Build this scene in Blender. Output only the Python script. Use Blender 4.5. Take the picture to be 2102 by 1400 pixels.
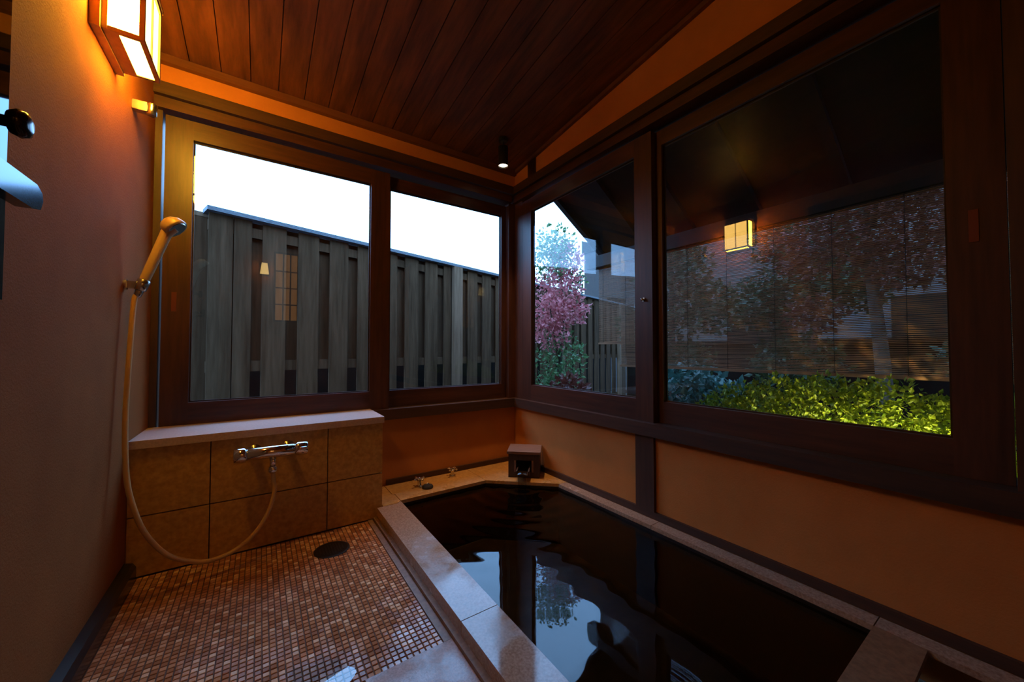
import bpy, bmesh, math, random
import numpy as np
from mathutils import Vector, Matrix
random.seed(7); RNG = np.random.default_rng(7)
for o in list(bpy.data.objects): bpy.data.objects.remove(o)
S = bpy.context.scene; COL = S.collection
# ------------------------------------------------------------------ camera
H = .875
cam = bpy.data.cameras.new('camera'); cam.sensor_width = 36; cam.lens = 758.58/2102*36; cam.clip_start = .02
co = bpy.data.objects.new('camera', cam); COL.objects.link(co); co.location = (0, 0, H)
yaw, pit = math.radians(34.251), math.radians(1.419)
fw = Vector((math.sin(yaw)*math.cos(pit), math.cos(yaw)*math.cos(pit), math.sin(pit)))
co.rotation_euler = fw.to_track_quat('-Z', 'Y').to_euler(); S.camera = co
# ------------------------------------------------------------------ sky, exposure
w = bpy.data.worlds.new('overcast_sky'); S.world = w; w.use_nodes = True
bg = w.node_tree.nodes['Background']; bg.inputs[0].default_value = (.27, .54, 1, 1); bg.inputs[1].default_value = 8.2
S.view_settings.view_transform = 'Standard'; S.view_settings.look = 'None'; S.view_settings.gamma = 1
S.view_settings.use_curve_mapping = False; S.view_settings.exposure = 0.0
LAMP = 124.0      # radiance of the wall lamp's paper panels

# ------------------------------------------------------------------ materials
def new_mat(name):
    m = bpy.data.materials.new(name); m.use_nodes = True; nt = m.node_tree
    return m, nt, nt.nodes['Principled BSDF']
def pos(nt, scale=(1, 1, 1), rot=(0, 0, 0)):
    g = nt.nodes.new('ShaderNodeNewGeometry'); mp = nt.nodes.new('ShaderNodeMapping')
    mp.inputs['Scale'].default_value = scale; mp.inputs['Rotation'].default_value = rot
    nt.links.new(g.outputs['Position'], mp.inputs[0]); return mp.outputs[0]
def noise(nt, vec, sc, det=5, rough=.6):
    n = nt.nodes.new('ShaderNodeTexNoise'); n.inputs['Scale'].default_value = sc; n.inputs['Detail'].default_value = det
    n.inputs['Roughness'].default_value = rough; nt.links.new(vec, n.inputs['Vector']); return n.outputs['Fac']
def ramp(nt, fac, stops):
    r = nt.nodes.new('ShaderNodeValToRGB'); e = r.color_ramp.elements
    while len(e) < len(stops): e.new(.5)
    for i, (p, c) in enumerate(stops):
        e[i].position = p; e[i].color = (*c, 1) if isinstance(c, tuple) else (c, c, c, 1)
    nt.links.new(fac, r.inputs[0]); return r.outputs[0]
def bump(nt, b, h, st=.3, dist=.002):
    n = nt.nodes.new('ShaderNodeBump'); n.inputs['Strength'].default_value = st; n.inputs['Distance'].default_value = dist
    nt.links.new(h, n.inputs['Height']); nt.links.new(n.outputs[0], b.inputs['Normal'])
def mat_noise(name, c0, c1, sc=20, rough=.6, metal=0, st=.2, dist=.002, det=6, scale=(1, 1, 1), p0=.35, p1=.65, rr=None, spec=.5):
    m, nt, b = new_mat(name); v = pos(nt, scale); n = noise(nt, v, sc, det)
    nt.links.new(ramp(nt, n, [(p0, c0), (p1, c1)]), b.inputs['Base Color'])
    b.inputs['Roughness'].default_value = rough; b.inputs['Metallic'].default_value = metal
    b.inputs['Specular IOR Level'].default_value = spec
    if rr: nt.links.new(ramp(nt, noise(nt, pos(nt), rr[0], 4), [(rr[1], rr[2]), (rr[3], rr[4])]), b.inputs['Roughness'])
    if st: bump(nt, b, n, st, dist)
    return m
def mat_plain(name, c, rough=.5, metal=0, emis=None, est=0):
    m, nt, b = new_mat(name); b.inputs['Base Color'].default_value = (*c, 1)
    b.inputs['Roughness'].default_value = rough; b.inputs['Metallic'].default_value = metal
    if emis: b.inputs['Emission Color'].default_value = (*emis, 1); b.inputs['Emission Strength'].default_value = est
    return m
def mat_wood(name, c0, c1, axis, rough=.45, sc=7, st=.15):
    s = [9, 9, 9]; s['xyz'.index(axis)] = .7
    m, nt, b = new_mat(name); v = pos(nt, tuple(s)); n = noise(nt, v, sc, 8, .65); n2 = noise(nt, v, 1.6, 3)
    mx = nt.nodes.new('ShaderNodeMath'); mx.operation = 'MULTIPLY_ADD'; nt.links.new(n2, mx.inputs[0]); mx.inputs[1].default_value = .6
    ml = nt.nodes.new('ShaderNodeMath'); ml.operation = 'MULTIPLY'; nt.links.new(n, ml.inputs[0]); ml.inputs[1].default_value = .5
    nt.links.new(ml.outputs[0], mx.inputs[2])
    nt.links.new(ramp(nt, mx.outputs[0], [(.38, c0), (.7, c1)]), b.inputs['Base Color'])
    b.inputs['Roughness'].default_value = rough; bump(nt, b, n, st, .001); return m
def mat_glass(name, tint=(.93, .96, .97)):
    m = bpy.data.materials.new(name); m.use_nodes = True; nt = m.node_tree; nt.nodes.clear()
    out = nt.nodes.new('ShaderNodeOutputMaterial'); mix = nt.nodes.new('ShaderNodeMixShader'); fr = nt.nodes.new('ShaderNodeFresnel')
    g = nt.nodes.new('ShaderNodeNewGeometry'); mr = nt.nodes.new('ShaderNodeMapRange')
    mr.inputs['To Min'].default_value = 1.5; mr.inputs['To Max'].default_value = 1/1.5
    nt.links.new(g.outputs['Backfacing'], mr.inputs['Value']); nt.links.new(mr.outputs[0], fr.inputs['IOR'])
    t = nt.nodes.new('ShaderNodeBsdfTransparent'); t.inputs[0].default_value = (*tint, 1)
    gl = nt.nodes.new('ShaderNodeBsdfGlossy'); gl.inputs['Roughness'].default_value = 0.0
    nt.links.new(fr.outputs[0], mix.inputs[0]); nt.links.new(t.outputs[0], mix.inputs[1]); nt.links.new(gl.outputs[0], mix.inputs[2])
    nt.links.new(mix.outputs[0], out.inputs[0]); return m

M = {}
M['plaster'] = mat_noise('sand_plaster', (.40, .165, .062), (.50, .215, .085), 9, .85, st=.0)
def plaster(name, c0, c1, st):
    m, nt, b = new_mat(name); v = pos(nt); n = noise(nt, v, 3.5, 5); f = noise(nt, v, 150, 4, .7)
    nt.links.new(ramp(nt, n, [(.3, c0), (.7, c1)]), b.inputs['Base Color']); b.inputs['Roughness'].default_value = .9
    b.inputs['Specular IOR Level'].default_value = .15
    bump(nt, b, f, st, .003); return m
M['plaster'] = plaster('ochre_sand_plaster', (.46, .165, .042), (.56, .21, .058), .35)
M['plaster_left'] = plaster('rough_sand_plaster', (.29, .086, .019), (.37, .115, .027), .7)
for a in 'xyz':
    M['frame_'+a] = mat_wood('dark_stained_wood_'+a, (.030, .010, .006), (.088, .029, .014), a, .42)
    M['post_'+a] = mat_wood('black_brown_wood_'+a, (.03, .013, .008), (.075, .03, .015), a, .5)
M['board'] = mat_wood('reddish_ceiling_wood', (.055, .016, .006), (.21, .066, .022), 'y', .45, 5)
M['trim'] = mat_wood('ceiling_trim_wood', (.11, .036, .014), (.17, .058, .024), 'x', .5)
M['lampwood'] = mat_wood('lamp_wood', (.36, .20, .07), (.50, .29, .11), 'z', .5)
M['paper'] = mat_plain('lit_lamp_paper', (.9, .8, .6), .8, 0, (1, .48, .035), LAMP)
M['paper_front'] = mat_plain('lit_lamp_front_paper', (.9, .8, .6), .8, 0, (1, .56, .12), LAMP*.115)
M['paper2'] = mat_plain('lit_lamp_paper_rear', (.9, .8, .6), .8, 0, (1, .62, .2), 9)
M['shoji'] = mat_plain('lit_window_paper', (.6, .4, .2), .8, 0, (1, .4, .1), 1.1)
M['bulb'] = mat_plain('spotlight_lens', (.9, .8, .7), .4, 0, (1, .74, .5), 8)
M['glass'] = mat_glass('window_glass')
M['stone_top'] = mat_noise('pink_granite', (.28, .16, .10), (.44, .28, .19), 130, .5, st=.07, dist=.0006, rr=(5, .48, .06, .66, .30))
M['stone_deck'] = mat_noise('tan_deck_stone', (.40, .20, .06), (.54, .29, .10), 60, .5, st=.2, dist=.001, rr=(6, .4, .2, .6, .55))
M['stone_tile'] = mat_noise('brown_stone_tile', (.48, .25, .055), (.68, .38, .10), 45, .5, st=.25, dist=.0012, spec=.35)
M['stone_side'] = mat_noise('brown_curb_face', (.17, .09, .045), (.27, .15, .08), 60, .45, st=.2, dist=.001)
M['slab'] = mat_noise('rough_pink_granite_slab', (.28, .15, .11), (.46, .28, .21), 170, .45, st=.4, dist=.0015, rr=(9, .4, .12, .6, .5))
M['ledge'] = mat_noise('pale_ledge_stone', (.54, .38, .33), (.68, .49, .43), 120, .4, st=.1, dist=.0006)
M['grout'] = mat_noise('brown_grout', (.05, .022, .012), (.08, .035, .02), 60, .8, st=0)
M['dark_joint'] = mat_plain('dark_mortar', (.05, .028, .014), .9)
M['tub'] = mat_noise('black_brown_granite', (.010, .006, .003), (.022, .013, .007), 70, .35, st=0, spec=.3)
M['tubfloor'] = mat_noise('brown_basin_floor', (.06, .035, .012), (.085, .05, .018), 12, .6, st=0, spec=.2)
M['base'] = mat_noise('black_baseboard_stone', (.012, .011, .010), (.028, .025, .022), 40, .25, st=.05)
M['chrome'] = mat_plain('chrome', (.80, .80, .82), .08, 1)
M['chrome_dull'] = mat_plain('brushed_chrome', (.62, .60, .56), .22, 1)
M['blackmetal'] = mat_plain('black_metal', (.012, .011, .010), .35)
M['darkknob'] = mat_plain('dark_bronze', (.03, .02, .012), .18, .6)
M['beige'] = mat_plain('beige_plastic', (.62, .40, .20), .32)
M['hose'] = mat_plain('cream_vinyl_hose', (.60, .36, .14), .3)
M['mirror'] = mat_plain('dark_tinted_mirror', (.05, .085, .12), .03, 1)
M['steel'] = mat_plain('dark_blue_steel', (.09, .115, .14), .12, 1)
M['rubber'] = mat_plain('black_rubber', (.02, .016, .012), .6)
M['boxwood'] = mat_wood('weathered_spout_wood', (.03, .014, .009), (.075, .035, .022), 'z', .6)
M['lidwood'] = mat_wood('spout_lid_wood', (.17, .085, .055), (.26, .135, .09), 'x', .5)
M['drain'] = mat_plain('drain_dark_metal', (.02, .016, .012), .4, .5)
def wood_out(n, c0, c1):
    m = mat_wood(n, c0, c1, 'z', .85, 6, .5); m.node_tree.nodes['Principled BSDF'].inputs['Specular IOR Level'].default_value = .06; return m
M['fence'] = wood_out('weathered_fence_board', (.031, .016, .0075), (.090, .049, .025))
M['fence_back'] = wood_out('dark_fence_board', (.032, .016, .0075), (.080, .042, .021))
M['fence_post'] = wood_out('pale_fence_post', (.09, .053, .03), (.19, .115, .07))
M['cap'] = mat_noise('grey_fence_cap', (.05, .06, .07), (.12, .14, .16), 30, .6, scale=(1, 5, 5))
M['soil'] = mat_noise('dark_soil', (.012, .009, .006), (.035, .026, .018), 9, .95, st=.4)
M['darkwall'] = mat_noise('dark_backdrop', (.006, .0045, .0035), (.010, .008, .006), 3, .95, st=0, spec=.05)  # near black, keeps the gaps under the fence rail dark
M['siding'] = mat_noise('pale_siding', (.055, .040, .032), (.08, .06, .05), 2, .8, st=0)
M['eave'] = mat_wood('dark_eave_wood', (.010, .006, .004), (.025, .014, .009), 'x', .7)
M['bamboo'] = mat_noise('brown_bamboo_strip', (.20, .088, .036), (.38, .17, .075), 14, .6, scale=(1, .5, 14), st=0)
M['cord'] = mat_plain('dark_cord', (.03, .02, .015), .8)
M['bark'] = mat_noise('tree_bark', (.03, .02, .014), (.08, .055, .038), 25, .9, scale=(1, 1, .25), st=.5)
def leafmat(name, c0, c1, sc=18):
    m, nt, b = new_mat(name); n = noise(nt, pos(nt), sc, 3)
    nt.links.new(ramp(nt, n, [(.35, c0), (.65, c1)]), b.inputs['Base Color']); b.inputs['Roughness'].default_value = .45
    b.inputs['Specular IOR Level'].default_value = .3
    tr = nt.nodes.new('ShaderNodeBsdfTranslucent'); mx = nt.nodes.new('ShaderNodeMixShader'); mx.inputs[0].default_value = .3
    nt.links.new(ramp(nt, n, [(.35, c0), (.65, c1)]), tr.inputs[0]); out = nt.nodes['Material Output']
    nt.links.new(b.outputs[0], mx.inputs[1]); nt.links.new(tr.outputs[0], mx.inputs[2]); nt.links.new(mx.outputs[0], out.inputs[0]); return m
M['leaf_hedge'] = leafmat('azalea_leaf', (.08, .16, .012), (.38, .44, .04), 40)
M['leaf_dark'] = leafmat('dark_green_leaf', (.012, .03, .012), (.035, .07, .025))
M['leaf_green'] = leafmat('green_leaf', (.05, .12, .04), (.14, .24, .09))
M['leaf_red'] = leafmat('red_leaf', (.42, .07, .09), (.72, .28, .28))
M['leaf_maple'] = leafmat('maple_leaf', (.075, .016, .012), (.15, .036, .022))
M['leaf_teal'] = leafmat('teal_leaf', (.02, .06, .05), (.05, .13, .11))

def mat_mosaic(pitch, x0, y0):
    m, nt, b = new_mat('mosaic_tile_glaze'); g = nt.nodes.new('ShaderNodeNewGeometry')
    sub = nt.nodes.new('ShaderNodeVectorMath'); sub.operation = 'SUBTRACT'; sub.inputs[1].default_value = (x0, y0, 0)
    sn = nt.nodes.new('ShaderNodeVectorMath'); sn.operation = 'DIVIDE'; sn.inputs[1].default_value = (pitch, pitch, 1)
    fl = nt.nodes.new('ShaderNodeVectorMath'); fl.operation = 'FLOOR'; wn = nt.nodes.new('ShaderNodeTexWhiteNoise'); wn.noise_dimensions = '2D'
    nt.links.new(g.outputs['Position'], sub.inputs[0]); nt.links.new(sub.outputs[0], sn.inputs[0]); nt.links.new(sn.outputs[0], fl.inputs[0]); nt.links.new(fl.outputs[0], wn.inputs[0])
    nt.links.new(ramp(nt, wn.outputs['Value'], [(0, (.32, .12, .05)), (.45, (.48, .20, .09)), (.8, (.58, .27, .13)), (1, (.80, .50, .30))]), b.inputs['Base Color'])
    nt.links.new(ramp(nt, noise(nt, pos(nt), 5, 3), [(.46, .07), (.58, .28)]), b.inputs['Roughness']); return m

# ------------------------------------------------------------------ builders
WL = {}
def link(o, parent, world):
    COL.objects.link(o); WL[o.name] = Vector(world)
    o.location = Vector(world) - (WL[parent.name] if parent else Vector())
    if parent: o.parent = parent
    return o
def tag(o, label, cat, group=None, kind=None):
    o['label'] = label; o['category'] = cat
    if group: o['group'] = group
    if kind: o['kind'] = kind
    return o
def thing(name, label, cat, loc, group=None, kind=None):
    e = bpy.data.objects.new(name, None); e.empty_display_size = .05
    link(e, None, loc); return tag(e, label, cat, group, kind)
def build(name, bm, mat, parent=None, smooth=False, bevel=0, seg=1, center=True):
    if bevel:
        es = [e for e in bm.edges if len(e.link_faces) == 2 and e.calc_face_angle(0) > .5]
        bmesh.ops.bevel(bm, geom=es, offset=bevel, segments=seg, affect='EDGES', clamp_overlap=True)
    bmesh.ops.recalc_face_normals(bm, faces=bm.faces)
    c = Vector()
    if center and bm.verts:
        lo = [min(v.co[i] for v in bm.verts) for i in range(3)]; hi = [max(v.co[i] for v in bm.verts) for i in range(3)]
        c = Vector([(a+b)/2 for a, b in zip(lo, hi)])
        for v in bm.verts: v.co -= c
    me = bpy.data.meshes.new(name); bm.to_mesh(me); bm.free()
    for p in me.polygons: p.use_smooth = smooth
    me.materials.append(M[mat] if isinstance(mat, str) else mat)
    return link(bpy.data.objects.new(name, me), parent, c)
def add_box(bm, x, y, z):
    vs = [bm.verts.new((a, b, c)) for c in z for b in y for a in x]
    for f in ((0, 1, 3, 2), (4, 6, 7, 5), (0, 4, 5, 1), (2, 3, 7, 6), (0, 2, 6, 4), (1, 5, 7, 3)): bm.faces.new([vs[i] for i in f])
def box(name, x, y, z, mat, parent=None, bevel=.003):
    bm = bmesh.new(); add_box(bm, x, y, z); return build(name, bm, mat, parent, bevel=bevel)
def add_prism(bm, poly, z0, z1, plane='xy'):
    def P(a, b, c): return {'xy': (a, b, c), 'yz': (c, a, b), 'xz': (a, c, b)}[plane]
    lo = [bm.verts.new(P(a, b, z0)) for a, b in poly]; hi = [bm.verts.new(P(a, b, z1)) for a, b in poly]; n = len(poly)
    bm.faces.new(lo[::-1]); bm.faces.new(hi)
    for i in range(n): bm.faces.new((lo[i], lo[(i+1) % n], hi[(i+1) % n], hi[i]))
def prism(name, poly, z0, z1, mat, parent=None, plane='xy', bevel=.003):
    bm = bmesh.new(); add_prism(bm, poly, z0, z1, plane); return build(name, bm, mat, parent, bevel=bevel)
def add_tube(bm, pts, rad, n=12, cap=True):
    pts = [Vector(p) for p in pts]; rad = rad if hasattr(rad, '__len__') else [rad]*len(pts); rings = []; prev = None
    for i, p in enumerate(pts):
        t = (pts[min(i+1, len(pts)-1)] - pts[max(i-1, 0)]).normalized()
        u = (prev - t*prev.dot(t)).normalized() if prev else t.orthogonal().normalized()
        prev = u; v = t.cross(u)
        rings.append([bm.verts.new(p + (u*math.cos(2*math.pi*k/n) + v*math.sin(2*math.pi*k/n))*rad[i]) for k in range(n)])
    for a, b in zip(rings, rings[1:]):
        for k in range(n): bm.faces.new((a[k], a[(k+1) % n], b[(k+1) % n], b[k]))
    if cap: bm.faces.new(rings[0][::-1]); bm.faces.new(rings[-1])
def tube(name, pts, rad, mat, parent=None, n=14, smooth=True):
    bm = bmesh.new(); add_tube(bm, pts, rad, n); return build(name, bm, mat, parent, smooth)
def catmull(P, k=8):
    P = [Vector(p) for p in P]; out = []
    for i in range(len(P)-1):
        a, b, c, d = P[max(i-1, 0)], P[i], P[i+1], P[min(i+2, len(P)-1)]
        for j in range(k):
            t = j/k; out.append(.5*((2*b)+(c-a)*t+(2*a-5*b+4*c-d)*t*t+(3*b-a-3*c+d)*t**3))
    return out+[P[-1]]
def obox_bm(c, ux, sx, sy, z0, z1, bm):      # box turned about z; ux = unit (x,y) of its width axis
    ux = Vector((ux[0], ux[1], 0)).normalized(); uy = Vector((-ux.y, ux.x, 0)); c = Vector((c[0], c[1], 0))
    poly = [c+ux*a*sx/2+uy*b*sy/2 for a, b in ((-1, -1), (1, -1), (1, 1), (-1, 1))]
    add_prism(bm, [(p.x, p.y) for p in poly], z0, z1)
def obox(name, c, ux, sx, sy, z0, z1, mat, parent=None, bevel=.002):
    bm = bmesh.new(); obox_bm(c, ux, sx, sy, z0, z1, bm); return build(name, bm, mat, parent, bevel=bevel)

# ------------------------------------------------------------------ room numbers
XL, XR, YB, YR = -.414, 1.594, 2.30, -1.0
ST, GB, GT, RT = .518, .628, 1.880, 1.970      # sill top, glass bottom, glass top, rail top
HB, HT = 1.985, 2.098                           # head beam bottom, orange band start
def ceil_z(y): return 2.240 + .111*(YB-y)

# ------------------------------------------------------------------ floor with mosaic
PITCH, MX0, MX1, MY1 = .018, -.380, .466, 2.000
M['mosaic'] = mat_mosaic(PITCH, MX0, MY1 - 200*PITCH)
fl = box('floor', (XL-.1, .50), (YR, YB+.1), (-.08, -.0022), 'grout', bevel=0)
tag(fl, 'mosaic tiled shower floor beside the bath with brown grout', 'floor', kind='structure')
DR = (.272, 1.806)
cells = []
SLX, SLY = .240, 1.046                           # granite slab takes the corner x > SLX, y < SLY
nx = int((MX1-MX0)/PITCH)
for i in range(nx):
    for j in range(165):
        x = MX0+(i+.5)*PITCH; y = MY1-(j+.5)*PITCH
        if y < YR+.02 or (x > SLX-.004 and y < SLY+.006): continue
        if math.hypot(x-DR[0], y-DR[1]) < .064: continue
        cells.append((x, y))
def depth(c): return c[0]*math.sin(yaw)+c[1]*math.cos(yaw)
def seen(c):
    d = depth(c); r = c[0]*math.cos(yaw)-c[1]*math.sin(yaw)
    if d < .1: return False
    return abs(r/d) < 1.386 and H/d < .9
order = sorted(cells, key=lambda c: (not seen(c), depth(c)))
bm = bmesh.new(); t = PITCH*.5-.0013; add_box(bm, (-t, t), (-t, t), (-.0022, 0))
es = [e for e in bm.edges if all(v.co.z > -.001 for v in e.verts)]
bmesh.ops.bevel(bm, geom=es, offset=.0014, segments=1, affect='EDGES')
tm = bpy.data.meshes.new('mosaic_tile'); bm.to_mesh(tm); tm.materials.append(M['mosaic'])
base_v = np.array([v.co[:] for v in bm.verts]); base_f = [[v.index for v in f.verts] for f in bm.faces]; bm.free()
for (x, y) in order[:300]:
    o = bpy.data.objects.new('mosaic_tile', tm); link(o, fl, (x, y, random.uniform(-.0004, .0002)))
    o.rotation_euler = (random.gauss(-.02, .008), random.gauss(0, .008), random.gauss(0, .01))
V = []; F = []
for (x, y) in order[300:]:
    n0 = len(V); a, b = random.gauss(0, .008), random.gauss(-.02, .008)
    for p in base_v: V.append((p[0]+x, p[1]+y, p[2]+a*p[0]+b*p[1]))
    F += [[i+n0 for i in f] for f in base_f]
me = bpy.data.meshes.new('mosaic_field'); me.from_pydata(V, [], F); me.materials.append(M['mosaic'])
mf = link(bpy.data.objects.new('mosaic_field', me), fl, (0, 0, 0)); mf['kind'] = 'stuff'
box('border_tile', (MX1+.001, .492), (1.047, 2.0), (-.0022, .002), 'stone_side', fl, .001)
sl = box('granite_slab', (SLX+.002, .492), (.52, SLY), (-.0022, .002), 'slab', fl, .002); sl['label'] = 'rough pink granite slab'
box('granite_slab', (SLX+.002, .492), (YR+.02, .515), (-.0022, .002), 'slab', fl, .002)
# drain
d = thing('floor_drain', 'round dark floor drain set in the mosaic tiles', 'drain', (*DR, -.002))
bm = bmesh.new(); add_tube(bm, [(*DR, -.002), (*DR, .0008)], .072, 40); dp_ = build('drain_plate', bm, 'drain', d)
bm = bmesh.new(); add_tube(bm, [(*DR, .0007), (*DR, .0022)], [.070, .064], 40)
build('drain_rim', bm, 'drain', d)
for k in range(-4, 5):
    L_ = math.sqrt(.05**2-(k*.011)**2)
    box('drain_bar', (DR[0]+k*.011-.0025, DR[0]+k*.011+.0025), (DR[1]-L_, DR[1]+L_), (.0021, .0032), 'blackmetal', dp_, 0)
# puddle on the mosaic
def puddle(cx, cy, rx, ry, seed, label):
    bm = bmesh.new(); pp = []; rn = random.Random(seed); ph = [rn.uniform(0, 6) for _ in range(4)]
    for k in range(40):
        a = 2*math.pi*k/40; r = 1+.14*math.sin(3*a+ph[0])+.09*math.sin(5*a+ph[1])+.05*math.sin(9*a+ph[2])
        pp.append((cx+rx*r*math.cos(a), cy+ry*r*math.sin(a)))
    add_prism(bm, pp, .0007, .0010)
    for v in bm.verts: v.co.z += .02*max(0, cy+ry*1.3-v.co.y)
    return tag(build('water_puddle', bm, 'glass'), label, 'puddle')
puddle(.135, 1.10, .078, .085, 3, 'shallow puddle on the mosaic tiles beside the granite slab corner')
# ------------------------------------------------------------------ left wall, baseboard
YFL = YB+.12
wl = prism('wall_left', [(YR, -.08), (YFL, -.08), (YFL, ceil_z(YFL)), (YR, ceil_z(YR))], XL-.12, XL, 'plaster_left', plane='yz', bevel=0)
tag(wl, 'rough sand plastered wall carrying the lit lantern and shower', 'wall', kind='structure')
bm = bmesh.new(); add_prism(bm, [(XL, -.002), (XL+.034, -.002), (XL+.034, .048), (XL+.024, .064), (XL, .070)], YR, 1.992, 'xz')
tag(build('baseboard_left', bm, 'base', bevel=.003, seg=2), 'black stone baseboard along the rough plaster wall', 'baseboard', kind='structure')

# ------------------------------------------------------------------ rear wall (behind the camera)
wr = prism('wall_rear', [(XL, -.08), (XR, -.08), (XR, ceil_z(YR)), (XL, ceil_z(YR))], YR-.12, YR, 'plaster', plane='xz', bevel=0)
tag(wr, 'plastered wall opposite the fence windows', 'wall', kind='structure')
sw = thing('window_5', 'narrow lit lattice window in the wall opposite the fence windows', 'window', (.27, YR, 1.24), kind='structure')
X0, X1, Z0, Z1 = .13, .41, 1.24, 2.14
for n_, x, z in (('stile', (X0, X0+.02), (Z0, Z1)), ('stile', (X1-.02, X1), (Z0, Z1)), ('rail', (X0+.02, X1-.02), (Z0, Z0+.02)), ('rail', (X0+.02, X1-.02), (Z1-.02, Z1))):
    box(n_, x, (YR+.0005, YR+.03), z, 'post_z', sw)
box('paper_pane', (X0+.02, X1-.02), (YR+.001, YR+.008), (Z0+.02, Z1-.02), 'shoji', sw, 0)
for k in (1, 2): box('muntin', (X0+.08*k+.016, X0+.08*k+.032), (YR+.009, YR+.02), (Z0+.02, Z1-.02), 'post_z', sw, 0)
for k in range(1, 4): box('muntin', (X0+.02, X1-.02), (YR+.0205, YR+.027), (Z0+.215*k, Z0+.215*k+.016), 'post_x', sw, 0)
sc = thing('wall_sconce', 'small tapered sconce on the wall beside the lattice window', 'lamp', (.03, YR, 1.83))
bm = bmesh.new(); r = bmesh.ops.create_cone(bm, segments=4, radius1=.065, radius2=.042, depth=.13, cap_ends=True, matrix=Matrix.Translation((.03, YR+.075, 1.9)) @ Matrix.Rotation(math.pi/4, 4, 'Z'))
build('lamp_shade', bm, 'paper2', sc); box('back_plate', (-.02, .08), (YR+.0005, YR+.015), (1.82, 1.98), 'post_z', sc)
box('arm', (.02, .04), (YR+.015, YR+.06), (1.965, 1.975), 'post_x', sc, 0)

# ------------------------------------------------------------------ back wall
wb = box('wall_back', (XL, XR), (YB+.005, YB+.12), (-.08, ST-.064), 'plaster', bevel=0)
tag(wb, 'ochre plaster wall below and above the fence windows', 'wall', kind='structure')
prism('upper_band', [(YB+.005, HT), (YB+.12, HT), (YB+.12, ceil_z(YB+.12)), (YB+.005, ceil_z(YB+.005))], XL, XR, 'plaster', wb, 'yz', 0)
# ------------------------------------------------------------------ right wall
wrt = box('wall_right', (XR+.005, XR+.12), (YR-.12, YB+.12), (-.08, ST-.064), 'plaster', bevel=0)
tag(wrt, 'ochre plaster wall running along the bath below the garden windows', 'wall', kind='structure')
prism('upper_band', [(.02, HT), (YFL, HT), (YFL, ceil_z(YFL)), (.02, ceil_z(.02))], XR+.005, XR+.12, 'plaster', wrt, 'yz', 0)
prism('pier', [(YR-.12, ST-.0635), (.02, ST-.0635), (.02, ceil_z(.02)), (YR-.12, ceil_z(YR-.12))], XR+.005, XR+.12, 'plaster', wrt, 'yz', 0)

# trims ------------------------------------------------------------
NT = [0]
def trim(x, y, z, mat, label, bevel=.003, poly=None):
    NT[0] += 1; o = box('trim_%d' % NT[0], x, y, z, mat, None, bevel)
    return tag(o, label, 'trim', kind='structure')
trim((.548, XR-.03), (YB-.035, YB+.16), (ST-.063, ST), 'post_x', 'dark wooden sill under the fence windows')
trim((XL, .548), (YB+.002, YB+.16), (ST-.063, ST), 'post_x', 'dark wooden sill behind the stone shower ledge')
trim((XR-.03, XR+.16), (YR, YB+.16), (ST-.063, ST), 'post_y', 'long dark wooden sill under the garden windows')
trim((XL, XR-.045), (YB-.028, YB+.14), (HB, 2.036), 'frame_x', 'brown head beam over the fence windows')
trim((XL, XR-.045), (YB-.045, YB+.14), (2.040, HT), 'post_x', 'dark picture rail above the fence windows')
trim((XR-.028, XR+.14), (YR, YB+.14), (HB, 2.036), 'frame_y', 'brown head beam over the garden windows')
trim((XR-.045, XR+.14), (YR, YB+.14), (2.040, HT), 'post_y', 'dark picture rail above the garden windows')
trim((XL+.001, -.388), (YB+.001, YB+.12), (ST, HB), 'post_z', 'dark jamb post between rough plaster wall and fence window')
trim((1.537, XR+.02), (YB, YB+.12), (ST, HB), 'frame_z', 'brown corner post at the end of the fence windows')
trim((XR, XR+.12), (2.205, YB), (ST, HB), 'frame_z', 'brown corner post at the start of the garden windows')
trim((XR-.004, XR+.12), (.005, .060), (ST, HB), 'post_z', 'black jamb post closing the garden windows beside the plaster pier')
trim((XR-.012, XR+.004), (1.105, 1.210), (.091, ST-.063), 'post_z', 'dark half post on the plaster below the garden window stile')
trim((XR-.006, XR+.004), (2.045, 2.130), (HT, 2.262), 'post_z', 'short dark post on the orange band under the ceiling')
trim((.642, 1.53), (YB-.010, YB+.004), (.057, .088), 'post_x', 'narrow dark strip between deck stone and fence wall')
trim((XR-.010, XR+.004), (YR, YB-.011), (.057, .0905), 'post_y', 'narrow dark strip between deck stone and garden wall')
NT[0] += 1
o = prism('trim_%d' % NT[0], [(YB+.004, ceil_z(YB)-.038), (YB-.022, ceil_z(YB-.022)-.038), (YB-.022, ceil_z(YB-.022)-.001), (YB+.004, ceil_z(YB+.004)-.001)], XL+.001, XR-.001, 'trim', plane='yz', bevel=.002)
tag(o, 'reddish trim board where ceiling meets the fence wall', 'trim', kind='structure')
NT[0] += 1
y0, y1 = YR, YB-.023
o = prism('trim_%d' % NT[0], [(y0, ceil_z(y0)-.026), (y1, ceil_z(y1)-.026), (y1, ceil_z(y1)-.001), (y0, ceil_z(y0)-.001)], XR-.016, XR+.004, 'trim', plane='yz', bevel=.002)
tag(o, 'reddish trim board where ceiling meets the garden wall', 'trim', kind='structure')

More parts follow.
